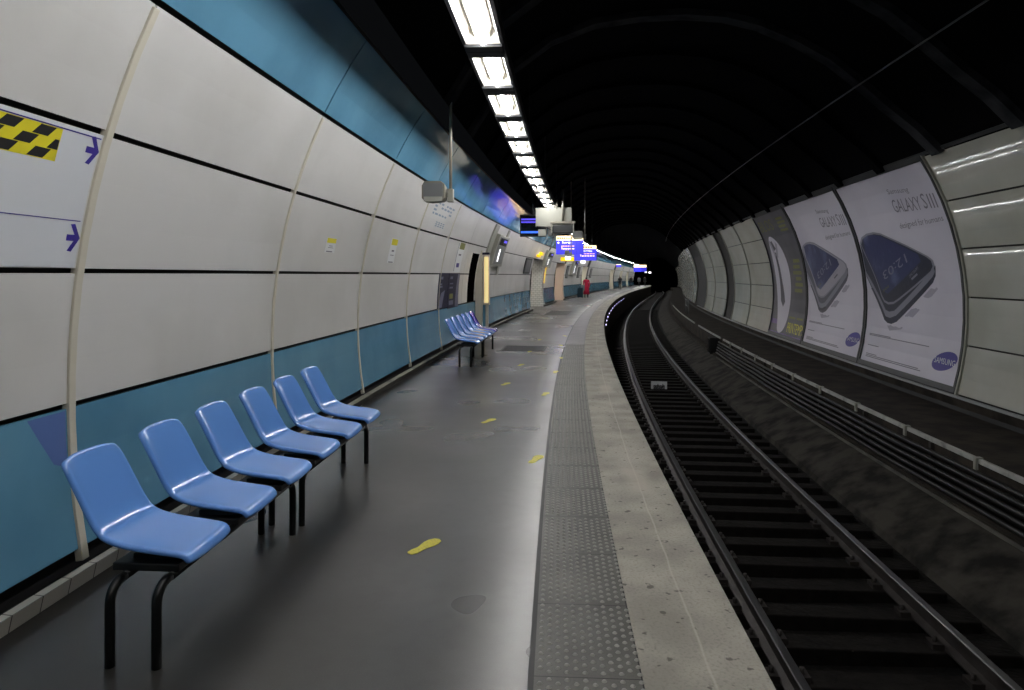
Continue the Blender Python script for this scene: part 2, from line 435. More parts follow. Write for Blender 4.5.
# foot of the left wall: plinth ledge
mb = MB(); sweep(mb, [(-3.485, 0.), (-3.465, .088)], S0, 5.6, .6); sweep(mb, [(-3.465, .088), (-3.515, .092)], S0, 5.6, .6); sweep(mb, [(-3.515, .092), (-3.52, .03), (-3.9, .03)], S0, 5.6, .6, 1)
structure('baseboard_left', mb, ['tile', 'backing'], recalc=False)
def plinth(name, a, b):
    mb = MB(); sweep(mb, [(-3.485, 0.), (-3.455, .085)], a, b, .6, 1); sweep(mb, [(-3.455, .085), (-3.53, .092)], a, b, .6, 0); sweep(mb, [(-3.53, .092), (-3.535, .03), (-3.9, .03)], a, b, .6, 3)
    for e in (a, b): mb.face([mb.add(W(e, *p)) for p in ((-3.485, 0.), (-3.455, .085), (-3.53, .092), (-3.53, 0.))], 1)
    # drain holes along the foot
    s = a + 3.3
    while s < min(b, 30):
        mb.slab(lambda x, y, t: W(x, -3.485+.3*y+t, y), s, s+.22, 1, .022, .07, 1, -.02, .004, 2); s += 2.6
    return structure(name, mb, ['plinth', 'plinth_face', 'black', 'backing'], recalc=False)
OPEN = [(33.1, 37.6), (43.6, 47.8), (60.6, 63.6), (88.0, 92.0), (102.5, 106.0), (116.0, 120.0)]
pl = [5.6]
for a, b in OPEN: pl += [a, b]
pl.append(S1)
for i in range(0, len(pl), 2): plinth('baseboard_%d' % (i//2+1), pl[i], pl[i+1])

# ------------------------------------------------------------------ left wall: backing, cladding panels, joints
ROWS = [(.16, .945, 'blue_panel', 'blue_panel'), (.975, 1.705, 'white_panel', 'white_panel'), (1.735, 2.48, 'white_panel', 'white_panel'),
        (2.511, 3.215, 'white_panel', 'white_panel'), (3.25, 3.93, 'blue_panel', 'blue_dark')]
mb = MB()
def back(z0, z1, a, b, n=8):
    mb.grid(lambda i, j: mapL(a+(b-a)*i, z0+(z1-z0)*j, -.07), nseg(a, b, 1.2), n)
prev = S0
for a, b in OPEN + [(S1, S1)]:
    back(0., 3.97, prev, a); prev = b
for a, b in OPEN: back(2.49, 3.97, a, b, 4)
wall_left = structure('wall_left', mb, 'backing', recalc=False)
seams = [3.74 + 2.735*i for i in range(-4, 11)]          # -7.2 .. 31.1
cols = list(zip(seams, seams[1:])) + [(seams[-1], 33.1), (38.3, 40.95), (40.95, 43.6), (48.6, 51.3), (51.3, 54.0), (54.0, 56.7), (56.7, 60.6),
        (65.6, 69.2), (69.2, 73.0), (73.0, 77.0), (77.0, 81.0), (81.0, 85.0), (85.0, 88.0), (94.5, 98.5), (98.5, 102.5), (106.6, 111.0), (111.0, 116.0), (121.0, 130.0), (130.0, 140.0), (140.0, 150.0)]
uprow = []
for (a, b) in cols:
    for z0, z1, nm, m in ROWS[:4]:
        mb = MB(); nb = 3; mb.slab(mapL, a+.012, b-.012, nseg(a, b, .7), z0, z1, nb, -.02, 0.)
        o = mb.build(nm, m, parent=wall_left); 
for i in range(64):
    a = seams[0] + 2.735*i
    if a > 148: break
    mb = MB(); z0, z1, nm, m = ROWS[4]; mb.slab(mapL, a+.014, a+2.735-.014, 3, z0, z1, 3, -.02, .0)
    mb.build(nm, m, parent=wall_left)
for a, b in OPEN:                                        # the top white row runs on over the passages
    mb = MB(); mb.slab(mapL, a+.01, b-.01, 3, ROWS[3][0], ROWS[3][1], 3, -.02, 0.); mb.build('white_panel', 'white_panel', parent=wall_left)
for i, s in enumerate(seams[:9]):
    w = .027 if i == 4 else (.018 if i < 8 else .009)
    mb = MB(); mb.slab(mapL, s-w, s+w, 1, .09, 3.2, 12, -.03, .016); mb.build('joint_strip', 'cream', parent=wall_left, bevel=.004)
# violet corner of the blue panel by the first wide joint
mb = MB()
art('violet_graphic', [[(3.42, .935), (3.70, .935), (3.70, .62), (3.60, .66)]], lambda x, y: mapL(x, y, .002), 'violet', wall_left)

# passages off the platform and their jambs
ORD = ['nearest', 'second', 'third', 'fourth', 'fifth', 'farthest']
M['passage_fill_glow'] = mat('passage_fill_glow', (255,250,240), .4, emit=((255,248,236), 34))  # unseen lamps added in the passages to brighten their jambs
def passage(n, a, b, jamb_mat):
    mb = MB()
    P = lambda s, u, z: W(s, u, z)
    def quad(p, mi=0): mb.face([mb.add(q) for q in p], mi)
    quad([P(a, -3.66, 0), P(a, -7.4, 0), P(a, -7.4, 2.5), P(a, -3.5, 2.5)], 0)
    quad([P(a, -7.4, 0), P(b, -7.4, 0), P(b, -7.4, 2.5), P(a, -7.4, 2.5)], 0)
    quad([P(a, -3.4, 2.5), P(b, -3.4, 2.5), P(b, -7.4, 2.5), P(a, -7.4, 2.5)], 0)
    structure('wall_passage_%d' % n, mb, 'passage', recalc=False)
    r = plain('passage_fill_light', '%s unseen fill lamp added inside the %s passage off the platform' % (('small',)*1 + (ORD[n-1],)), 'light')
    mb = MB(); mb.slab(lambda x, y, t: W(x, y, t), (a+b)/2-.6, (a+b)/2+.6, 1, -4.5, -4.2, 1, 2.42, 2.49); mb.build('housing', 'grey_paint', parent=r)  # housing of the added unseen fill lamp
    mb = MB(); mb.slab(lambda x, y, t: W(x, y, t), (a+b)/2-.57, (a+b)/2+.57, 1, -4.48, -4.22, 1, 2.40, 2.418); mb.build('fill_diffuser', 'passage_fill_glow', parent=r)
    mb = MB()                                            # far jamb: a tiled pier end with a rounded return
    ss = b
    ids = []
    for j in range(13):
        z = 2.5*j/12; u = left_u(z)+.05
        ids.append([mb.add(W(ss, -5.2, z), (-5.2, z)), mb.add(W(ss, u, z), (u, z)), mb.add(W(ss+.7, u, z), (u+.7, z)), mb.add(W(ss+.7, u-.2, z), (u+.9, z))])
    for p, q in zip(ids, ids[1:]):
        for k in range(3): mb.face((p[k], p[k+1], q[k+1], q[k]))
    structure('wall_jamb_%d' % n, mb, jamb_mat, recalc=False)
for n, (a, b) in enumerate(OPEN): passage(n+1, a, b, ['jamb_tile', 'jamb_warm', 'cream', 'cream', 'cream', 'cream'][n])

# ------------------------------------------------------------------ ceiling vault with ribs
VP = [(-2.41, 3.97), (-2.05, 4.55), (-1.7, 5.02), (-1.1, 5.45), (-.41, 5.70), (.31, 5.79), (1.0, 5.80), (1.6, 5.74), (2.13, 5.59), (2.7, 5.32), (3.2, 5.02), (3.65, 4.64), (4.05, 4.27), (4.45, 3.93), (4.80, 3.56)]
mb = MB(); sweep(mb, VP, S0, S1, 1.5, sm=True); structure('ceiling', mb, 'vault', recalc=False)
for i in range(24):
    s = 9.02 + 1.99*i if i else 9.02
    mb = MB(); n = len(VP)-1
    for k in range(n):
        (u0, z0), (u1, z1) = VP[k], VP[k+1]
        q = lambda u, z, d: (u + (.6-u)*d/5., z + (1.0-z)*d/5.)
        for (x, y, d0, d1) in ((-.13, .13, .1, .1), (-.13, -.13, 0, .1), (.13, .13, .1, 0)):
            A, B = q(u0, z0, d0), q(u1, z1, d0); A2, B2 = q(u0, z0, d1), q(u1, z1, d1)
            mb.face([mb.add(W(s+x, *A)), mb.add(W(s+x, *B)), mb.add(W(s+y, *B2)), mb.add(W(s+y, *A2))])
    structure('trim_%d' % (10+i), mb, 'rib_lit' if i < 2 else 'vault')  # first two ribs painted in a lit tone, the rest left unlit dark
mb = MB(); sweep_tube(mb, 3.55, 4.56, -2, 60, .012, 2.0, 6); 
tag(mb.build('overhead_cable', 'mid_grey'), 'long thin grey cable running high along the dark vault above the posters', 'cable')
mb = MB(); mb.grid(lambda i, j: W(S1+8, -9+20*i, -3+11*j), 1, 1); structure('wall_end', mb, 'tunnel_end_or_shade')
mb = MB(); sweep(mb, [(-3.9, 0), (-3.9, 4.6)], S1, S1+8, 2); sweep(mb, [(-4, 4.2), (6, 5.8)], S1, S1+8, 2); structure('wall_tunnel_mouth', mb, 'tunnel_end_or_shade', recalc=False)
mb = MB(); mb.grid(lambda i, j: W(S0, -9+18*i, -3+10*j), 1, 1); structure('wall_behind', mb, 'vault')

# ------------------------------------------------------------------ right wall: backing, panels, posters
mb = MB(); mb.grid(lambda i, j: mapR(S0+(S1-S0)*i, -.5+4.15*j, -.08), 120, 10); 
wall_right = structure('wall_right', mb, 'backing', recalc=False)
RROWS = [(-.17, .575), (.60, 1.335), (1.36, 2.095), (2.12, 2.845), (2.87, 3.56)]
RCOL = [(-8.6, -4.6), (-4.55, -.5), (-.45, 3.55), (3.6, 7.6), (7.65, 11.50), (23.48, 27.07), (27.10, 30.6), (33.0, 37.1), (37.15, 41.2)]
s = 48.6
while s < 146: RCOL.append((s, s+3.9)); s += 4.0
for a, b in RCOL:
    for z0, z1 in RROWS:
        mb = MB(); mb.slab(mapR, a, b, nseg(a, b, 1.), z0, z1, 3, -.03, 0.); mb.build('cream_panel', 'panel_right' if a < 20 else 'panel_far', parent=wall_right)
    if a < 50:
        mb = MB(); mb.slab(mapR, b-.005, b+.035, 1, -.2, 3.6, 10, -.03, .03); mb.build('joint_strip', 'grey_metal', parent=wall_right)
mb = MB(); mb.slab(mapR, S0, 46, 60, -.24, -.195, 1, -.06, .03); mb.build('bottom_rail', 'mid_grey', parent=wall_right)
mb = MB(); mb.slab(mapR, S0, 46, 60, 3.585, 3.63, 1, -.06, .03); mb.build('top_rail', 'dark_grey', parent=wall_right)

def poster(name, s_near, s_far, label, paper):
    """framed poster glued on the curved wall; local x runs to the right as one reads it, y up along the arc"""
    root = plain(name, label, 'poster')
    w = s_far - s_near
    fn0 = lambda x, b, t: mapR(s_far-x, arcz(b), t)
    mb = MB(); mb.slab(fn0, .05, w-.05, 5, .06, 3.86, 10, -.02, .006); mb.build('sheet', paper, parent=root)
    mb = MB()
    for x0, x1, b0, b1, na, nb in ((0, .055, 0, 3.92, 1, 10), (w-.055, w, 0, 3.92, 1, 10), (.055, w-.055, 0, .1, 5, 1), (.055, w-.055, 3.83, 3.92, 5, 1)):
        mb.slab(fn0, x0, x1, na, b0, b1, nb, -.04, .035)
    mb.build('frame', 'dark_grey', parent=root)
    L = lambda k: (lambda x, y: mapR(s_far-x, arcz(y), .008+.003*k))
    return root, w, L

def phone_poster(name, s_near, s_far, label, white):
    root, w, L = poster(name, s_near, s_far, label, 'poster')
    k = w/3.95
    T = lambda P: [(x*k, y) for x, y in P]
    face = [(.12,2.58),(.28,2.70),(.60,2.765),(.95,2.775),(1.25,2.735),(2.2,2.455),(2.92,2.225),(3.07,2.15),(3.10,2.05),(3.0,1.96),(2.3,1.68),(1.6,1.41),(1.36,1.33),(1.12,1.31),(.93,1.35),(.80,1.46),(.5,1.93),(.25,2.3)]
    body = [(.09,2.55),(.08,2.3),(.09,1.86),(.5,1.42),(.93,1.0),(1.08,.945),(1.27,.935),(1.5,.995),(2.2,1.37),(2.94,1.76),(3.06,1.88),(3.10,2.05),(2.0,2.2)]
    art('shadow_print', [T([(1.0,.95),(1.5,.96),(3.1,1.8),(3.2,1.72),(1.7,.86),(1.2,.80)])], L(0), 'shadow_print', root)
    o1 = art('phone_picture', [T(body)], L(1), 'ph_mid' if white else 'ph_body', root)
    art('side_band', [T([(.10,1.98),(.12,1.86),(.95,1.06),(1.12,1.03),(1.34,1.05),(2.95,1.86),(3.06,1.95),(3.04,2.02),(1.38,1.2),(1.15,1.17),(.98,1.2)])], L(2), 'ph_edge', o1)
    art('side_line', [T([(.3,1.62),(.98,.99),(1.28,1.0),(1.5,1.08),(1.46,1.11),(1.2,1.05),(1.0,1.07),(.4,1.62)])], L(3), 'ph_body', o1)
    art('rim', [T(face)], L(4), 'ph_edge', o1)
    cx, cy = 1.5, 2.05
    art('face', [T([(cx+(x-cx)*.955, cy+(y-cy)*.94) for x, y in face])], L(5), 'ph_white' if white else 'ph_body', o1)
    art('screen', [T([(.36,2.66),(.62,2.715),(.92,2.72),(1.22,2.685),(2.58,2.27),(2.65,2.14),(1.12,1.52),(.84,1.60),(.55,1.98),(.30,2.36)])], L(6), 'ph_screen', o1)
    art('home_button', [T([(2.18,1.83),(2.43,1.93),(2.46,1.90),(2.21,1.80)])], L(7), 'ph_edge' if not white else 'ph_mid', o1)
    # the clock on the lying screen faces the far end, so its figures stand on their heads
    text_art('clock_lettering', [('12:03', 2.10*k, 2.30, .17, 1.18*k, PI+.30)], L(8), 'ph_edge', o1)
    text_art('icon_lettering', [('ooo', 1.20*k, 1.70, .05, .3*k, PI+.35)], L(8), 'poster_olive', o1)
    text_art('maker_lettering', [('SAMSUNG', 2.50*k, 2.06, .055, .42*k, PI+.42)], L(8), 'ph_edge', o1)
    for it in (('Samsung', 2.22*k, 3.40, .13, .78*k, -.06), ('GALAXY', 2.18*k, 3.07, .25, 1.02*k, -.04), ('S', 3.27*k, 3.04, .27, .14*k, -.04), ('III', 3.48*k, 3.03, .25, .24*k, -.04), ('designed', 2.16*k, 2.725, .14, .66*k, .03), ('for', 2.88*k, 2.77, .115, .20*k, .03), ('humans', 3.13*k, 2.775, .10, .60*k, .03), ):
        text_art('headline_lettering', [it], L(1), 'poster_ink', root)
    art('small_print', [T(rect(.28+.0*i, y, x1, y+.018)) for i, (y, x1) in enumerate(((.64, 2.85), (.665, 1.3), (.43, .82), (.25, .8), (.22, 2.6), (.19, 2.7)))], L(1), 'poster_ink', root)
    o2 = art('oval_emblem', [[(x*k, y) for x, y in ellipse(3.42, .46, .40, .155, .22)]], L(1), 'oval_blue', root)
    text_art('emblem_lettering', [('SAMSUNG', 3.10*k, .41, .10, .66*k, 0)], L(2), 'paper', o2)
phone_poster('framed_poster', 11.55, 15.50, 'large framed phone poster with dark blue handset, nearest of the posters across the track', False)
phone_poster('framed_poster', 15.54, 19.62, 'framed phone poster with white handset, between the dark handset poster and the tie poster', True)
root, w, L = poster('framed_poster', 19.66, 23.42, 'charcoal framed poster with white oval, grey tie and yellow lettering', 'poster_dark')
art('violet_print', [[(.06,.07),(3.6,.07),(3.6,.12),(2.1,.22),(.9,.55),(.06,.6)]], L(0), 'poster_violet', root)
ov = art('white_oval', [smooth_poly([(.72,3.12),(1.15,3.13),(1.75,2.85),(2.12,2.3),(2.2,1.7),(2.05,.95),(1.85,.4),(1.5,.12),(1.0,.12),(.8,.45),(.55,1.1),(.42,1.9),(.45,2.7)])], L(1), 'poster', root)
art('tie_print', [[(.86,2.62),(1.08,2.60),(1.12,2.2),(1.20,1.75),(1.5,1.08),(1.28,.92),(1.0,1.1),(.92,1.7),(.88,2.2)], [(.72,2.95),(.98,2.98),(1.2,2.72),(.84,2.64)]], L(2), 'tie', ov)
art('collar_print', [[(.62,2.98),(.8,3.0),(1.0,2.55),(.86,2.4)], [(1.35,2.95),(1.5,2.85),(1.2,2.42),(1.06,2.52)]], L(3), 'shadow_print', ov)
text_art('title_lettering', [('BLOS', .30, 3.30, .36, 1.6, 0)], L(1), 'poster_olive', root)
text_art('yellow_lettering', [('PRINTEMPS', 2.08, .20, .30, 1.62, .0)], L(1), 'poster_yellow', root)
art('yellow_small_print', [rect(2.1,.62,2.75,.68), rect(2.9,.62,3.5,.68)], L(1), 'poster_olive', root)
art('olive_column_print', [rect(2.55+.1*(i%3), 1.4+.17*i, 3.3+.08*(i%2), 1.50+.17*i) for i in range(6)], L(1), 'poster_olive', root)
art('top_small_print', [rect(2.5,3.2+.12*i,3.3-.1*(i%2),3.27+.12*i) for i in range(4)], L(1), 'poster_olive', root)

# ------------------------------------------------------------------ track side: bed, slope, ledge
mb = MB(); sweep(mb, [(-.08, -1.52), (1.5, -1.50), (2.95, -1.46)], S0, S1, 1.0); structure('ground', mb, 'ballast', recalc=False)
mb = MB(); sweep(mb, [(2.95, -1.46), (2.98, -1.38), (3.3, -1.22), (3.62, -1.08), (3.70, -1.06)], S0, S1, .6); structure('ground_slope', mb, 'slope', recalc=False)
mb = MB(); sweep(mb, [(3.70, -1.06), (3.74, -1.05), (3.74, -1.0), (3.98, -1.0), (3.98, -.47), (4.0, -.45), (5.3, -.44), (5.26, -.2)], S0, S1, .8); structure('trim_3', mb, 'ledge', recalc=False)
mb = MB(); sweep(mb, [(3.70, -1.055), (3.72, -1.025), (3.76, -1.025)], 4, 24, .6); structure('trim_4', mb, 'plinth_face', recalc=False)
def ledge_edging(a, b, label):
    mb = MB(); mb.slab(lambda x, y, t: W(x, 3.955+t, y), a, b, nseg(a, b, .8), -.488, -.432, 1, -.02, .02); 
    tag(mb.build('ledge_edging', 'edgewhite'), label, 'edging')
ledge_edging(3.5, 24.0, 'long white edging along the ledge below the posters')
ledge_edging(24.6, 30.8, 'short white edging on the ledge beyond the cables, nearer of two')
ledge_edging(32.4, 52.0, 'far white edging on the ledge along the bend')
ords = ['nearest', 'second', 'third', 'fourth', 'fifth', 'sixth', 'seventh', 'eighth', 'ninth', 'tenth', 'eleventh', 'twelfth']
for i in range(9):
    s = 8.46 + 1.755*i
    mb = MB(); mb.slab(lambda x, y, t: W(x, 3.90+t, y), s-.025, s+.025, 1, -.56, -.425, 1, .0, .03)
    mb.slab(lambda x, y, t: W(x, 3.90+t, y), s-.035, s+.035, 1, -.432, -.418, 1, .0, .08)
    tag(mb.build('edging_bracket', 'grey_paint'), '%s small grey bracket clamped to the long white ledge edging' % ords[i], 'bracket', 'brackets on the ledge edging')
for i, z in enumerate((-.60, -.69, -.78, -.87, -.96)):
    mb = MB(); sweep_tube(mb, 3.90-.02*i, z, 1.0, 24.6, .032, .5, 8, 0, .006)
    tag(mb.build('power_cable', 'cable'), '%s of five black cables strung along the face of the ledge' % ['uppermost', 'second from the top', 'middle one', 'fourth from the top', 'lowest'][i], 'cable', 'cables under the ledge')
for i in range(9):
    s = 7.4 + 2.15*i
    mb = MB(); mb.box((0, 0, 0), (.05, .06, .5)); o = mb.build('cable_hanger', 'rail'); o.location = W(s, 3.955, -.75); o.rotation_euler = (0, 0, -heading(s))
    tag(o, 'rusty upright cable hanger on the ledge face behind the cables', 'bracket', 'cable hangers on the ledge face')
# dark cabinet and stump where the cables end
r = empty('trackside_cabinet', 25.2, 3.75, -1.06, 'dark cabinet standing where the five cables end below the ledge', 'cabinet')
mb = MB(); mb.box((.1, 0, .29), (.4, .5, .56)); mb.build('case', 'black', parent=r, bevel=.015)
mb = MB(); mb.box((-.11, 0, .29), (.02, .42, .46)); mb.build('door', 'ballast', parent=r, bevel=.006)
r = empty('handrail', 41.0, 4.3, -.44, 'low dark handrail on the ledge in the dark gap of the right wall', 'handrail')
for y in (-1.2, 0, 1.2):
    mb = MB(); mb.tube([(0, y, 0), (0, y, .75)], .025); mb.build('post', 'mid_grey', parent=r)
for z in (.4, .74):
    mb = MB(); mb.tube([(0, -1.2, z), (0, 1.2, z)], .022); mb.build('rail_bar', 'mid_grey', parent=r)

# rails
def rail(u, label):
    root = plain('steel_rail', label, 'rail')
    zt = -1.2
    side = [(-.036, -.006), (-.036, -.035), (-.010, -.05), (-.010, -.135), (-.07, -.155), (-.07, -.17)]
    mb = MB(); pts = [(u+a, zt+b) for a, b in side] + [(u-a, zt+b) for a, b in reversed(side)]
    sweep(mb, pts, S0, S1, .7); mb.build('rail_web', 'rail', parent=root, recalc=False)
    mb = MB(); sweep(mb, [(u-.036, zt-.006), (u-.028, zt), (u+.028, zt), (u+.036, zt-.006)], S0, S1, .7); mb.build('rail_head', 'rail_top', parent=root, recalc=False)
rail(.845, 'worn steel rail nearer the platform edge')
rail(2.325, 'worn steel rail farther from the platform, below the slope')
# sleepers with fastenings
def make_sleeper(s):
    r = empty('track_sleeper', s, 1.585, -1.5, 'dark timber sleeper lying across the track under both rails', 'sleeper', 'sleepers under the rails')
    mb = MB(); mb.box((0, 0, .06), (2.5, .24, .14)); mb.build('beam', 'sleeper', parent=r, bevel=.012)
    for x in (-.74, .74):
        for sx in (-1, 1):
            mb = MB(); mb.box((x+sx*.115, 0, .15), (.09, .13, .045)); mb.tube([(x+sx*.115, 0, .14), (x+sx*.115, 0, .215)], .02, 6)
            mb.build('rail_fastening', 'rail', parent=r)
    return r
proto = make_sleeper(2.6)
for i in range(1, 110):
    s = 2.6 + .56*i
    c = copy_tree(proto); c.location = W(s, 1.585, -1.5); c.rotation_euler = (0, 0, -heading(s)+random.uniform(-.012, .012))
# white marker plate between the rails
r = empty('marker_plate', 18.9, 1.42, -1.36, 'small white marker plate standing between the two rails', 'marker')
mb = MB(); mb.box((0, 0, .115), (.42, .02, .2)); mb.build('plate', 'paper', parent=r, bevel=.004)
mb = MB()
for x in (-.03, .10): mb.box((x, -.0125, .10), (.022, .004, .11))
mb.build('marking', 'dark_grey', parent=r)
mb = MB(); mb.box((0, .02, .06), (.3, .06, .12)); mb.build('foot', 'dark_grey', parent=r)
# small lamps strung along the far platform face
for i in range(11):
    s = 28.0 + 2.6*i + .06*i*i
    mb = MB(); mb.slab(lambda x, y, t: W(x, t, y), s-.05, s+.05, 1, -.31, -.24, 1, -.02, .05, 0)
    mb.slab(lambda x, y, t: W(x, t, y), s-.035, s+.035, 1, -.30, -.25, 1, .05, .065, 1)
    tag(mb.build('edge_lamp', ['dark_grey', 'lamp_small'], bevel=.003), 'tiny violet white lamp on the dark wall below the far platform edge', 'lamp', 'tiny lamps below the platform edge')

# ------------------------------------------------------------------ light fittings over the platform
PITCH = 1.235
def make_light(s):
    r = empty('strip_light', s, -1.49, 3.55, 'bright fluorescent fitting in the long run over the platform', 'light', 'strip light fittings over the platform')
    L = .96
    mb = MB()
    for x in (-.152, .152): mb.box((x, 0, .058), (.028, PITCH-.004, .116))
    mb.box((0, 0, .12), (.33, PITCH-.004, .02))
    for y in (-1, 1): mb.box((0, y*(L/2+.068), -.012), (.30, .135, .024))
    mb.build('housing', 'light_housing', parent=r)
    mb = MB(); a, b = .136, .095
    def V(x, y, z): return mb.add((x, y, z))
    T = [V(-a, -L/2, 0), V(a, -L/2, 0), V(a, L/2, 0), V(-a, L/2, 0)]; B = [V(-b, -L/2+.1, .095), V(b, -L/2+.1, .095), V(b, L/2-.1, .095), V(-b, L/2-.1, .095)]
    for k in range(4): mb.face((T[k], T[(k+1) % 4], B[(k+1) % 4], B[k]))
    mb.face(B); mb.build('reflector', 'reflector', parent=r, recalc=False)
    mb = MB(); mb.tube([(0, -L/2+.03, -.004), (0, L/2-.03, -.004)], .017, 10); mb.build('tube', 'tube', parent=r)
    mb = MB()
    for x in (-.055, .055): mb.box((x, 0, .05), (.006, L-.06, .03))
    mb.build('louvre', 'grey_paint', parent=r)
    return r
light0 = make_light(5.78+.495-PITCH*6)
for i in range(-5, 116):
    s = 5.78+.495+PITCH*i
    c = copy_tree(light0); c.location = W(s, -1.49, 3.55); c.rotation_euler = (0, 0, -heading(s))
# hangers that carry the run
for i in range(0, 14):
    s = 7.0 + 4.94*i
    mb = MB(); mb.tube([(0, 0, 0), (0, 0, 1.6)], .012, 6); o = mb.build('light_hanger', 'black'); o.location = W(s, -1.49, 3.68)
    tag(o, 'thin black rod carrying the run of strip lights from the vault', 'hanger', 'rods over the strip lights')

# ------------------------------------------------------------------ benches
SEAT = [(-.004,.398,.196),(.0,.414,.205),(.012,.427,.210),(.04,.432,.212),(.11,.440,.214),(.21,.452,.215),(.30,.467,.214),(.37,.490,.213),(.422,.526,.211),(.462,.58,.210),(.503,.66,.208),(.548,.745,.206),(.580,.805,.203),(.602,.842,.196),(.613,.862,.180)]
def seat_mesh(m):
    mb = MB(); nx = 12
    rows = []
    for j, (d, z, hw) in enumerate(SEAT):
        t = j/(len(SEAT)-1); row = []
        for i in range(nx+1):
            x = -1+2*i/nx; e = abs(x)**3
            up = .012*e if d < .38 else 0.; fw = .022*e*(1 if d >= .40 else 0)*min(1, (z-.44)/.1)
            top = .014*e*max(0, (z-.80)/.056)
            row.append(mb.add((-.045-(d-fw), x*hw, z+up-top)))
        rows.append(row)
    for a, b in zip(rows, rows[1:]):
        for i in range(nx): mb.face((a[i], a[i+1], b[i+1], b[i]), 0, True)
    return mb
def make_bench(name, s_mid, seat_s, leg_s, label, colours, seat_labels=None):
    r = empty(name, s_mid, -2.5, 0., label, 'bench')
    def loc(s, u, z):                                     # local coordinates of a station point
        return r.matrix_basis.inverted() @ W(s, u, z)
    u0 = -2.5
    shells = []
    for k, (s, m) in enumerate(zip(seat_s, colours)):
        o = seat_mesh(m).build('seat_shell', m, parent=r)
        o.location = (0, s-s_mid, 0)
        so = o.modifiers.new('Solidify', 'SOLIDIFY'); so.thickness = .03; so.offset = -1
        ss = o.modifiers.new('Subsurf', 'SUBSURF'); ss.levels = ss.render_levels = 2
        if seat_labels and seat_labels[k]: o['label'] = seat_labels[k]
        mb = MB(); mb.box((-.24, s-s_mid-.02, .384), (.31, .30, .036)); mb.box((-.22, s-s_mid, .412), (.22, .24, .03)); mb.build('seat_bracket', 'black', parent=r, bevel=.006)
    a, b = leg_s[0]-s_mid, leg_s[1]-s_mid
    for x in (-.12, -.33):
        mb = MB(); mb.tube([(x, a+.10, .352), (x, b-.10, .352)], .021, 12); mb.build('beam', 'steel', parent=r)
        for y, dr in ((a, 1), (b, -1)):
            pts = [(x, y+dr*.10, .352)]
            for q in range(1, 8):
                t = q/7*PI/2; pts.append((x, y+dr*(.08-.08*math.sin(t)), .352-.08*(1-math.cos(t))))
            pts += [(x, y, .12), (x, y, 0.)]
            mb = MB(); mb.tube(pts, .0215, 12); mb.build('leg', 'steel', parent=r)
    return r
B3 = ['plastic']*3
make_bench('seat_bench', 3.635, [3.145, 3.73, 4.315], (2.86, 4.42), 'nearest blue three-seat bench with black tube legs by the left wall', B3)
make_bench('seat_bench', 5.355, [4.895, 5.48, 6.06], (4.57, 6.14), 'second blue three-seat bench, right behind the nearest one', B3)
make_bench('seat_bench', 13.43, [12.95, 13.52, 14.09], (12.66, 14.16), 'blue three-seat bench farther along, with three light blue seats', B3)
make_bench('seat_bench', 15.0, [14.63, 15.18, 15.74], (14.30, 15.76), 'farthest three-seat bench, ending in a violet seat', ['plastic', 'plastic', 'plastic_violet'], [None, None, 'violet seat shell'])

# yellow footprints
def footprint(s, u, ang, label):
    out = []
    for x, y in [(-.030,.0),(-.034,.045),(-.026,.09),(-.034,.13),(-.047,.18),(-.046,.225),(-.028,.262),(.004,.272),(.034,.252),(.046,.21),(.043,.16),(.031,.11),(.030,.06),(.032,.02),(.016,-.012),(-.014,-.012)]:
        out.append((x, y-.13))
    mb = MB(); n = len(out)
    A = [mb.add((x, y, 0)) for x, y in out]; B = [mb.add((x, y, .003)) for x, y in out]
    mb.face(B); mb.face(A[::-1])
    for k in range(n): mb.face((A[k], A[(k+1) % n], B[(k+1) % n], B[k]))
    o = mb.build('footprint_sticker', 'yellow'); o.location = W(s, u, .0005); o.rotation_euler = (0, 0, -heading(s)+ang)
    tag(o, label, 'floor sticker', 'yellow footprint stickers')
FP = [(4.27,-1.72),(8.02,-1.72),(10.76,-1.78),(13.06,-1.73),(15.4,-1.74),(18.2,-1.72)]
FQ = [(6.38,-1.10),(9.9,-1.13),(12.17,-1.05),(14.24,-1.0),(16.8,-1.1),(19.4,-1.1)]
for i, (s, u) in enumerate(FP): footprint(s, u, -.5+.1*i, '%s yellow footprint of the row running mid platform' % ords[i])
for i, (s, u) in enumerate(FQ): footprint(s, u, -.3+.12*i, '%s yellow footprint of the row beside the tactile strip' % ords[i])
# floor grates
def grate(s0, s1, u0, u1, label):
    r = plain('floor_grate', label, 'grate')
    mb = MB(); mb.slab(lambda x, y, t: W(x, y, t), s0, s1, 2, u0, u1, 1, 0., .004); mb.build('frame', 'dark_grey', parent=r)
    mb = MB()
    for i in range(14):
        x = s0+.05+(s1-s0-.1)*i/13; mb.slab(lambda a, y, t: W(a, y, t), x-.012, x+.012, 1, u0+.04, u1-.04, 1, .004, .007)
    mb.build('bars', 'black', parent=r)
grate(15.45, 16.6, -2.42, -1.42, 'dark floor grate in front of the bench with the violet seat')
grate(29.5, 33.0, -2.6, -1.6, 'distant dark floor grate before the tiled passage')

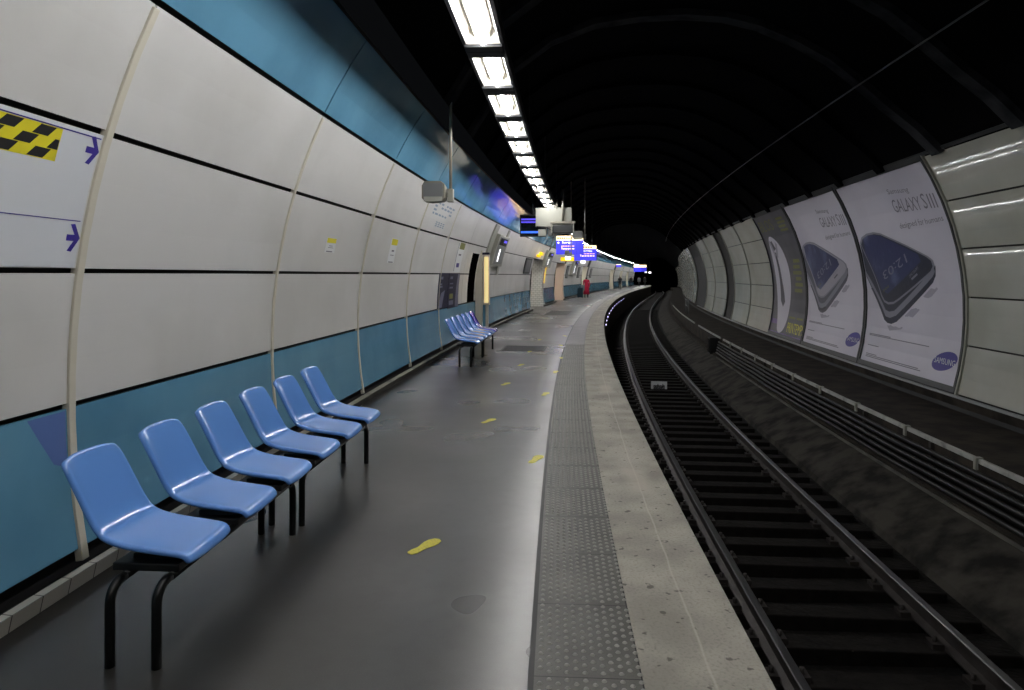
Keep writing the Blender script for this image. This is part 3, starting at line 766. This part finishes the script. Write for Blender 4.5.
# ------------------------------------------------------------------ things on the left wall
# line map board at the left edge
root = plain('line_map_board', 'white line map board with purple arrows at the left edge of the wall', 'sign')
mb = MB(); mb.slab(mapL, 1.06, 3.685, 4, 1.742, 2.478, 5, 0., .012); mb.build('board', 'map_white', parent=root)
fn = lambda x, y: mapL(x, y, .0145)
art('purple_lines', [rect(1.08, 2.452, 3.68, 2.459), rect(1.08, 1.996, 3.67, 2.001)], fn, 'purple_print', root)
def arrow(cx, cy, k): return [[(cx-.085*k, cy-.02*k), (cx+.02*k, cy-.02*k), (cx+.02*k, cy+.02*k), (cx-.085*k, cy+.02*k)],
    [(cx, cy), (cx-.065*k, cy+.085*k), (cx-.025*k, cy+.09*k), (cx+.04*k, cy)], [(cx, cy), (cx+.04*k, cy), (cx-.025*k, cy-.09*k), (cx-.065*k, cy-.085*k)]]
for zz in (2.385, 1.905): art('arrow_print', arrow(3.655, zz, .85), fn, 'purple_print', root)
# checkered sticker
root = plain('hazard_sticker', 'yellow and black checkered sticker on the line map board', 'sticker')
mb = MB(); mb.slab(mapL, 2.6, 3.385, 2, 2.285, 2.45, 2, .0125, .014); mb.build('sheet', 'yellow_strong', parent=root)
ch = []
for rr in range(3):
    y0 = 2.289+rr*.054
    for cc in range(4):
        x0 = 2.66+cc*.215+(.10 if rr % 2 == 0 else 0.) ; sl_ = .045
        pts = [(x0, y0), (min(x0+.105, 3.38), y0), (min(x0+.105+sl_, 3.38), y0+.05), (x0+sl_, y0+.05)]
        if x0 < 3.33: ch.append(pts)
art('black_checks', ch, lambda x, y: mapL(x, y, .0155), 'print_black', root)
def notice(name, s0, s1, z0, z1, label, blocks):
    root = plain(name, label, 'notice')
    mb = MB(); mb.slab(mapL, s0, s1, 1, z0, z1, 3, 0., .004); mb.build('sheet', blocks[0][1], parent=root)
    for nm, m, polys in blocks[1:]: art(nm, polys, lambda x, y: mapL(x, y, .0065), m, root)
notice('wall_sticker', 7.68, 8.0, 1.955, 2.125, 'small white sticker with yellow head on the second wall panel', [('sheet', 'paper', None), ('yellow_head', 'yellow_strong', [rect(7.69, 2.068, 7.99, 2.122)]),
    ('print_lines', 'grey_print', [rect(7.78, 2.03, 7.9, 2.037), rect(7.76, 2.01, 7.93, 2.016), rect(7.72, 1.962, 7.92, 1.974)])])
notice('wall_sticker', 10.42, 10.79, 1.885, 2.265, 'taller white sticker with orange yellow head on the third wall panel', [('sheet', 'paper', None), ('yellow_head', 'yellow_strong', [rect(10.44, 2.16, 10.78, 2.255)]),
    ('print_lines', 'grey_print', [rect(10.54, 2.06, 10.68, 2.085), rect(10.5, 2.0, 10.7, 2.01), rect(10.46, 1.89, 10.72, 1.905)])])
bl = []
random.seed(3)
for r_ in range(4):
    x = 12.5
    while x < 14.1:
        w_ = random.uniform(.12, .26)
        if random.random() < .75: bl.append(rect(x, 3.02-.065*r_, x+w_, 3.055-.065*r_))
        x += w_+.08
for r_ in range(3):
    x = 13.05
    while x < 13.75: bl.append(rect(x, 2.70-.035*r_, x+.15, 2.72-.035*r_)); x += .22
root = plain('faint_lettering', 'pale blue worn lettering on the upper white panel behind the grey speaker', 'lettering')
art('upper_print', [q for q in bl if q[0][1] > 2.76], lambda x, y: mapL(x, y, .003), 'blue_print', root)
art('lower_print', [q for q in bl if q[0][1] <= 2.76], lambda x, y: mapL(x, y, .003), 'blue_print', root)
notice('notice_board', 14.55, 15.62, .965, 1.74, 'navy notice with pale lines, left half of the pair above the far benches', [('sheet', 'navy', None), ('pale_print', 'navy_light', [[(14.6,.98),(15.0,.98),(15.3,1.36),(14.9,1.30)], rect(14.75,1.60,15.0,1.66), rect(14.72,1.48,14.95,1.51), rect(14.72,1.42,15.0,1.46)])])
notice('notice_board', 15.64, 16.95, .92, 1.74, 'navy notice with small yellow field, right half of the pair above the far benches', [('sheet', 'navy', None), ('pale_print', 'navy_light', [[(16.5,.94),(16.93,.94),(16.93,1.72),(16.7,1.72)], rect(15.8,1.60,16.1,1.66), rect(15.8,1.48,16.2,1.51), rect(15.8,1.38,16.2,1.42), rect(15.8,1.0,16.3,1.1)]), ('yellow_field', 'poster_olive', [rect(15.85,1.14,16.25,1.26)])])
notice('notice_strip', 16.0, 16.85, 1.77, 2.47, 'narrow white notice with green head above the navy pair', [('sheet', 'paper', None), ('green_head', 'poster_olive', [rect(16.2, 2.31, 16.82, 2.465)]), ('blue_print', 'purple_print', [rect(16.25, 1.88, 16.6, 1.98)]), ('grey_line', 'grey_print', [rect(16.03, 1.78, 16.08, 2.45), rect(16.3, 2.16, 16.6, 2.2)])])
root = plain('shade_gap_sheet', 'narrow black sheet standing for the shaded gap left of the cream post', 'panel')
mb = MB(); mb.slab(mapL, 18.2, 19.2, 1, .975, 2.28, 5, 0., .01); mb.build('sheet', 'tunnel_end_or_shade', parent=root)  # black sheet stands in for the shade between curved wall and post
# cream post with warm lit panel
r = empty('lit_help_point', 19.5, -3.44, .1, 'cream post with a warm lit tall panel behind the violet seat', 'help point')
mb = MB(); mb.box((-.09, 0, 1.14), (.20, .24, 2.3)); mb.build('post', 'cream', parent=r, bevel=.01)
mb = MB(); mb.box((.115, 0, 1.46), (.18, .16, 1.42)); mb.build('case', 'cream', parent=r, bevel=.01)
mb = MB(); mb.box((.125, -.083, 1.46), (.11, .01, 1.30)); mb.build('lit_panel', 'warm_panel', parent=r)
mb = MB(); mb.box((.10, -.01, 2.20), (.20, .18, .06)); mb.build('cap', 'navy', parent=r)
mb = MB(); mb.box((.13, 0, .375), (.07, .10, .75)); mb.build('leg', 'cream', parent=r, bevel=.006)
mb = MB(); mb.box((.02, .02, .40), (.12, .04, .76)); mb.build('lower_panel', 'blue_panel', parent=r)
# slanted display housings hugging the curved wall
def wall_display(s0, s1, z0, z1, label, depth=.16):
    root = plain('wall_display', label, 'display')
    mb = MB(); mb.slab(mapL, s0, s1, 1, z0, z1, 4, 0., depth); mb.build('housing', 'grey_paint', parent=root, bevel=.02)
    mb = MB(); d = .1*(s1-s0); mb.slab(mapL, s0+d, s1-d, 1, z0+.08, z1-.06, 4, depth, depth+.01); mb.build('inner_frame', 'mid_grey', parent=root)
    mb = MB(); mb.slab(mapL, s0+1.5*d, s1-1.5*d, 1, z1-.30, z1-.08, 2, depth+.01, depth+.016); mb.build('dark_glass', 'screen_black', parent=root)
    mb = MB(); mb.slab(mapL, s0+5*d, s1-2*d, 1, z1-.2, z1-.12, 1, depth+.016, depth+.02); mb.build('violet_reflection', 'screen_or_reflection_violet', parent=root)  # violet reflection on the glass, painted as a glowing strip
    mb = MB(); mb.slab(mapL, s0+3.5*d, s0+4.4*d, 1, z0+.16, z1-.42, 2, depth+.01, depth+.018); mb.build('white_lamp_or_glint', 'sign_or_glint_white', parent=root)  # reflection of a white lamp, painted as a glowing strip
wall_display(20.9, 23.0, 2.0, 2.98, 'grey slanted wall display with dark glass, just past the cream post')
wall_display(36.6, 39.4, 2.15, 3.05, 'grey slanted wall display above the tiled passage pier')
wall_display(52.2, 55.0, 1.75, 2.9, 'grey slanted wall display on the panels beyond the pink jamb')
mb = MB(); mb.slab(mapL, 20.2, 20.85, 1, 1.7, 3.2, 8, 0., .05); mb.slab(mapL, 23.05, 23.3, 1, 1.7, 3.2, 8, 0., .05)
structure('trim_5', mb, 'grey_paint')
def framed_notice(s0, s1, z0, z1, label):
    root = plain('framed_notice', label, 'notice')
    mb = MB(); mb.slab(mapL, s0, s1, 1, z0, z1, 3, 0., .04); mb.build('frame', 'dark_grey', parent=root)
    d = .13*(s1-s0); mb = MB(); mb.slab(mapL, s0+d, s1-d, 1, z0+.08, z1-.07, 3, .04, .046); mb.build('sheet', 'mid_grey', parent=root)
framed_notice(30.3, 32.3, 1.76, 2.46, 'dark framed notice on the panels before the tiled passage')
framed_notice(49.6, 50.8, 1.5, 2.4, 'dark framed notice just past the pink jamb, first of three')
framed_notice(57.2, 58.6, 1.5, 2.4, 'dark framed notice behind the red coated walker')
framed_notice(67.0, 68.4, 1.5, 2.4, 'dark framed notice past the walker in the red coat')
root = plain('yellow_pillar_strip', 'yellow upright strip on the far side of the tiled pier', 'sign')
mb = MB(); mb.slab(mapL, 38.35, 38.9, 1, 1.25, 2.3, 4, .0, .03); mb.build('sheet', 'sign_yellow', parent=root)
root = plain('orange_lamp', 'small yellow warning lamp above the tiled passage', 'lamp')
mb = MB(); mb.slab(mapL, 34.3, 35.0, 1, 2.72, 2.86, 1, .0, .14); mb.slab(mapL, 33.6, 34.2, 1, 2.60, 2.72, 1, 0, .14); mb.build('lens', 'sign_yellow', parent=root, bevel=.02)
root = plain('passage_fire_bell', 'round dark bell on the wall above the tiled pier', 'bell')
mb = MB(); 
for i in range(1): mb.tube([mapL(38.6, 2.52, 0.), mapL(38.6, 2.52, .1), mapL(38.6, 2.52, .14)], [.13, .13, .06], 14)
mb.build('dome', 'dark_grey', parent=root)

# ------------------------------------------------------------------ things hanging over the platform
def speaker(s, u, z, w, h, label, top):
    """boxy grey loudspeaker beside a drop pole; (u, z) is the pole foot"""
    r = empty('hanging_speaker', s, u, z, label, 'loudspeaker')
    mb = MB(); mb.tube([(0, 0, .02), (0, 0, top-z)], .019, 10); mb.build('pole', 'pole', parent=r)
    mb = MB(); mb.box((0, 0, -.01), (.075, .10, h*.62)); mb.box((-.03, .02, .0), (.09, .05, .06)); mb.build('clamp', 'grey_metal', parent=r, bevel=.008)
    mb = MB()
    sec = [(-.5, -.28), (-.5, .30), (-.38, .5), (.34, .5), (.5, .36), (.5, -.30), (.36, -.44), (-.30, -.5)]
    F = [mb.add((-.045-w/2+x*w, -.20, y*h+.02)) for x, y in sec]; Bk = [mb.add((-.045-w/2+x*w*.86, .12, y*h*.86+.02)) for x, y in sec]
    n = len(sec)
    mb.face(F[::-1]); mb.face(Bk)
    for k in range(n): mb.face((F[k], F[(k+1) % n], Bk[(k+1) % n], Bk[k]))
    cab = mb.build('cabinet', 'speaker_grey', parent=r, bevel=.01)
    mb = MB(); mb.box((-.045-w/2, -.204, .045), (w*.84, .008, h*.62)); g = mb.build('grille', 'mid_grey', parent=r, bevel=.003)
    mb = MB(); mb.box((-.045-w/2, -.203, -h*.33+.02), (w*.8, .008, h*.22)); mb.build('lower_trim', 'grey_paint', parent=r, bevel=.003)
    return r
speaker(9.0, -2.335, 2.745, .30, .28, 'grey boxy loudspeaker on a tall pole by the blue band, nearest of its kind', 4.45)

# monitors cluster at s = 18..20
r = empty('platform_monitor', 18.0, -1.36, 2.85, 'large grey monitor seen from behind on a pole over the platform', 'monitor')
mb = MB(); mb.box((.02, .05, .34), (.93, .14, .49)); mb.build('case', 'grey_paint', parent=r, bevel=.012)
mb = MB(); mb.box((.02, .125, .34), (.86, .01, .42)); mb.build('screen', 'screen_black', parent=r)
mb = MB(); mb.tube([(.26, -.06, .22), (.26, -.06, 1.05)], .032, 10); mb.tube([(.10, .0, .55), (.10, .0, .80)], .03, 8); mb.build('pole', 'pole', parent=r)
mb = MB(); mb.box((.26, -.06, .20), (.64, .07, .06)); mb.build('crossbar', 'pole', parent=r, bevel=.006)
for x in (-.03, .53):
    mb = MB(); mb.box((x, -.06, .06), (.035, .05, .24)); mb.build('hanger', 'grey_metal', parent=r)
mb = MB(); mb.tube([(-.42, -.04, .10), (-.2, -.05, .08), (0, -.06, 0)], .014, 8); mb.build('cable', 'black', parent=r)
r2 = empty('rear_monitor', 18.1, -1.20, 2.58, 'dark monitor slung under the large grey one', 'monitor')
mb = MB(); mb.box((.1, 0, .295), (.52, .36, .21)); mb.build('case', 'dark_grey', parent=r2, bevel=.02)
mb = MB(); mb.box((-.22, .05, .25), (.12, .2, .24)); mb.build('side_box', 'mid_grey', parent=r2, bevel=.01)
r3 = empty('ballast_box', 18.05, -1.64, 2.72, 'small plain grey box below the left end of the large monitor', 'box')
mb = MB(); mb.box((0, 0, .07), (.20, .14, .17)); mb.build('case', 'grey_paint', parent=r3, bevel=.008)
r4 = empty('screen_display', 20.0, -2.17, 2.80, 'black display with violet and blue bars left of the large grey monitor', 'display')
mb = MB(); mb.box((.12, .08, .32), (.76, .16, .64)); mb.build('case', 'black', parent=r4, bevel=.01)
mb = MB(); mb.box((.12, -.004, .32), (.70, .008, .56)); sgl = mb.build('glass', 'screen_black', parent=r4)
mb = MB(); mb.box((.08, -.010, .50), (.60, .004, .05)); mb.box((.08, -.010, .42), (.60, .004, .045)); mb.build('violet_bar', 'screen_or_reflection_violet', parent=r4)
mb = MB(); mb.box((.08, -.010, .13), (.62, .004, .06)); mb.build('blue_bar', 'screen_blue', parent=r4)
mb = MB(); mb.tube([(.12, .08, .64), (.12, .08, 1.7)], .03, 8); mb.build('pole', 'black', parent=r4)
speaker(21.0, -.58, 2.86, .33, .26, 'rounded grey loudspeaker hanging just right of the large grey monitor', 4.6)
speaker(24.0, -1.12, 2.43, .17, .18, 'small grey loudspeaker hanging before the blue exit sign', 4.9)

# lit signs
def lit_sign(s, u0, u1, z0, z1, label, head=.22, split=None, words=True, top=4.9):
    w, h = u1-u0, z1-z0
    r = empty('hanging_sign', s, (u0+u1)/2, z0, label, 'sign')
    mb = MB(); mb.box((0, .09, h/2), (w, .16, h)); mb.build('case', 'navy', parent=r, bevel=.012)
    hh = h*head
    mb = MB(); mb.box((0, .004, h-hh/2), (w*.985, .012, hh)); mb.build('header', 'sign_cream', parent=r)
    mb = MB(); xs = w if split is None else w*split
    mb.box((-w/2+xs/2, .004, (h-hh)/2), (xs*.985, .012, h-hh-.01)); body = mb.build('blue_face', 'sign_blue', parent=r)
    if split:
        mb = MB(); mb.box((w/2-(w-xs)/2, .004, (h-hh)/2), ((w-xs)*.96, .012, h-hh-.01)); mb.build('side_face', 'sign_blue2', parent=r)
    fn = lambda x, y: Vector((x, -.005, y))
    if words:
        x0 = -w/2
        text_art('white_lettering', [('Sortie', x0+.30*xs, h*.58, h*.13, xs*.5, 0)], fn, 'sign_or_glint_white', r)
        cxx, cyy, q = x0+.12*xs, h*.63, h*.06
        art('arrow_print', [[(cxx-q, cyy), (cxx, cyy+q), (cxx+q, cyy), (cxx, cyy-q)]], fn, 'sign_or_glint_white', r)
        art('orange_lines', [rect(x0+.34*xs+.12*xs*i, h*.42, x0+.34*xs+.12*xs*i+.09*xs, h*.47) for i in range(5)], fn, 'sign_orange', r)
        art('white_lines', [rect(x0+.34*xs+.12*xs*i, h*.27, x0+.34*xs+.12*xs*i+.09*xs, h*.33) for i in range(5)] + [rect(x0+.28*xs, h*.27, x0+.31*xs, h*.48)], fn, 'sign_cream', r)
        art('brown_lines', [rect(x0+.06*xs+.11*xs*i, h-hh*.7, x0+.06*xs+.11*xs*i+.08*xs, h-hh*.3) for i in range(7)], fn, 'sign_brown', r)
    for x in (-w*.3, w*.3):
        mb = MB(); mb.tube([(x, .09, h), (x, .09, top-z0)], .02, 6); mb.build('hanger', 'black', parent=r)
    return r
lit_sign(30.0, -2.10, -.93, 2.59, 3.38, 'lit blue exit sign with cream header, nearest of the blue signs', .24, .73)
lit_sign(34.5, -1.62, -.52, 2.42, 3.16, 'second lit blue exit sign, half behind the nearest one', .24, None)
lit_sign(84.0, -.35, 1.15, 2.2, 3.0, 'far lit blue and cream sign near the end of the platform', .36, .6, False, 5.2)
lit_sign(80.0, -2.06, -1.5, 2.7, 3.02, 'small distant blue and white lit sign left of the far group', .2, None, False, 5.2)
r = empty('yellow_sign', 38.0, -2.26, 2.46, 'yellow lit sign with a white lamp below the nearest blue sign', 'sign')
mb = MB(); mb.box((0, .08, .11), (.72, .14, .2)); mb.build('case', 'sign_yellow', parent=r, bevel=.02)
mb = MB(); mb.box((.04, -.01, .17), (.3, .06, .2)); mb.build('white_lamp_or_glint', 'sign_or_glint_white', parent=r, bevel=.02)
mb = MB(); mb.tube([(0, .08, .2), (0, .08, 2.2)], .02, 6); mb.build('hanger', 'black', parent=r)
r = empty('lit_lamp', 40.0, -1.55, 2.38, 'white violet lit lamp box below the second blue sign', 'lamp')
mb = MB(); mb.box((0, .05, .09), (.27, .1, .18)); mb.build('lens', 'sign_or_glint_white', parent=r, bevel=.02)
mb = MB(); mb.tube([(0, .05, .17), (0, .05, 2.3)], .02, 6); mb.build('hanger', 'black', parent=r)
for s, u, z, lab in ((86.0, 1.45, 2.02, 'tiny white lamp right of the far sign, hanging over the platform'), (100.0, .3, 2.2, 'tiny white lamp at the far end of the platform')):
    r = empty('far_lamp', s, u, z, lab, 'lamp')
    mb = MB(); mb.box((0, .05, .1), (.3, .1, .2)); mb.build('lens', 'sign_or_glint_white', parent=r, bevel=.03)
    mb = MB(); mb.tube([(0, .05, .2), (0, .05, 3.0)], .02, 6); mb.build('hanger', 'black', parent=r)

# ------------------------------------------------------------------ people far along the platform
SKIN = mat('skin', (176,130,108), .6); HAIR = mat('dark_hair', (22,18,16), .6)
def person(s, u, label, coat, legs, H=1.70, stride=.18, long_coat=True, turn=0., arm=.0):
    """one continuous skinned figure, seen from behind, in mid stride"""
    k = H/1.70
    V = [(0,0,.95),(0,0,1.18),(0,.01,1.38),(0,.015,1.47),(0,.03,1.56),(0,.03,1.64),                 # pelvis .. crown
         (.095,.0,.90),(.10,stride*.45,.50),(.10,stride*.35,.09),(.10,stride*.35+.14,.035),        # right leg
         (-.095,.0,.90),(-.10,-stride*.3,.50),(-.10,-stride,.11),(-.10,-stride+.13,.035),           # left leg
         (.19,.0,1.40),(.235,-.04-arm*.2,1.13),(.22,.05+arm,.90),(.215,.09+arm,.81),
         (-.19,.0,1.40),(-.235,.03,1.13),(-.22,.10,.90),(-.215,.13,.81)]
    E = [(0,1),(1,2),(2,3),(3,4),(4,5),(0,6),(6,7),(7,8),(8,9),(0,10),(10,11),(11,12),(12,13),(2,14),(14,15),(15,16),(16,17),(2,18),(18,19),(19,20),(20,21)]
    Rr = [.155,.145,.16,.062,.095,.085,.095,.068,.048,.04,.095,.068,.048,.04,.072,.052,.04,.034,.072,.052,.04,.034]
    if long_coat: Rr[0] = .18
    me = bpy.data.meshes.new('person'); me.from_pydata([(a*k, b*k, c*k) for a, b, c in V], E, [])
    o = bpy.data.objects.new('person', me); C.objects.link(o)
    sk = o.modifiers.new('Skin', 'SKIN'); ss = o.modifiers.new('Subsurf', 'SUBSURF'); ss.levels = ss.render_levels = 1
    for i, r_ in enumerate(Rr): me.skin_vertices[0].data[i].radius = (r_*k, r_*k*(.72 if i in (0,1,2) else 1.))
    me.skin_vertices[0].data[0].use_root = True
    bpy.context.view_layer.update()
    nm = bpy.data.meshes.new_from_object(o.evaluated_get(bpy.context.evaluated_depsgraph_get()))
    o.modifiers.clear(); o.data = nm; bpy.data.meshes.remove(me)
    nm.materials.clear()
    for m_ in (coat, legs, SKIN, HAIR, M['black']): nm.materials.append(m_)
    for p in nm.polygons:
        c = p.center/k; p.use_smooth = True
        if c.z > 1.5: p.material_index = 3 if (c.z > 1.62 or c.y < .07) else 2
        elif c.z > 1.45: p.material_index = 2
        elif abs(c.x) > .17 and c.z < .87: p.material_index = 2
        elif c.z > .85: p.material_index = 0
        elif c.z > .10: p.material_index = 1
        else: p.material_index = 4
    o.location = W(s, u, .0); o.rotation_euler = (0, 0, -heading(s)+turn)
    tag(o, label, 'person')
    if long_coat:                                           # coat skirt hanging from the waist to the shins
        mb = MB(); n = 16; prev = None
        for z, rx, ry in ((1.02,.165,.125),(.85,.20,.16),(.6,.22,.20),(.30,.25,.25)):
            ring = [mb.add((rx*k*math.cos(2*PI*i/n), ry*k*math.sin(2*PI*i/n)-.02, z*k)) for i in range(n)]
            if prev:
                for i in range(n): mb.face((prev[i], prev[(i+1) % n], ring[(i+1) % n], ring[i]), 0, True)
            prev = ring
        so = mb.build('coat_skirt', coat, parent=o); sm = so.modifiers.new('Solidify', 'SOLIDIFY'); sm.thickness = .012
    return o
RED = mat('red_coat', (206,28,70), .7); GREYC = mat('grey_cloth', (120,124,130), .7); DARK = mat('black_coat', (22,22,26), .7); TEAL = mat('teal_bag', (34,60,72), .6); JEAN = mat('dark_trousers', (30,32,44), .7)
person(52.7, -2.38, 'person in a long red coat walking away beside dark luggage', RED, JEAN, 1.62, .2)
person(84.3, -1.98, 'person in black standing on the far platform, seen from behind', DARK, DARK, 1.68, .08, False)
person(118.0, -2.9, 'distant person in dark clothes by the far wall, left of the farthest three', DARK, JEAN, 1.7, .12, False)
person(121.5, -1.75, 'distant person in a pale top, middle of the farthest three', GREYC, DARK, 1.72, .12, False, .3)
person(123.0, -.85, 'distant person in dark clothes nearest the platform edge, right of the farthest three', DARK, DARK, 1.75, .15, False)
r = empty('wheeled_suitcase', 52.3, -2.80, 0., 'dark teal upright suitcase beside the person in the red coat', 'suitcase')
mb = MB(); mb.box((0, 0, .42), (.42, .28, .72)); mb.build('shell', TEAL, parent=r, bevel=.04)
mb = MB(); mb.tube([(-.12, .1, .78), (-.12, .1, 1.02), (.12, .1, 1.02), (.12, .1, .78)], .014, 6); mb.build('handle', 'dark_grey', parent=r)
for x in (-.15, .15):
    mb = MB(); mb.tube([(x-.02, 0, .035), (x+.02, 0, .035)], .035, 10); mb.build('wheel', 'black', parent=r)
r = empty('shoulder_bag', 52.35, -2.62, .55, 'pale grey bag carried by the person in the red coat', 'bag')
mb = MB(); mb.box((0, 0, .22), (.30, .16, .42)); mb.build('bag_body', GREYC, parent=r, bevel=.05)
mb = MB(); mb.tube([(-.1, 0, .42), (-.06, .05, .62), (.06, .1, .78)], .012, 6); mb.build('strap', GREYC, parent=r)

# ------------------------------------------------------------------ light, camera, colour
w = bpy.data.worlds.new('World'); sc.world = w; w.use_nodes = True
w.node_tree.nodes['Background'].inputs['Color'].default_value = (.6, .65, .75, 1); w.node_tree.nodes['Background'].inputs['Strength'].default_value = .004
cam = bpy.data.cameras.new('Camera'); co = bpy.data.objects.new('Camera', cam); C.objects.link(co)
co.location = (0, 0, 1.7); co.rotation_euler = (PI/2, 0, 0)
cam.sensor_width = 36; cam.lens = 36*700/1024; cam.shift_y = -(345-274.54)/1024; cam.clip_end = 400; cam.clip_start = .05
sc.camera = co
sc.view_settings.view_transform = 'Standard'
sc.view_settings.look = 'None'
sc.view_settings.exposure = 0.3
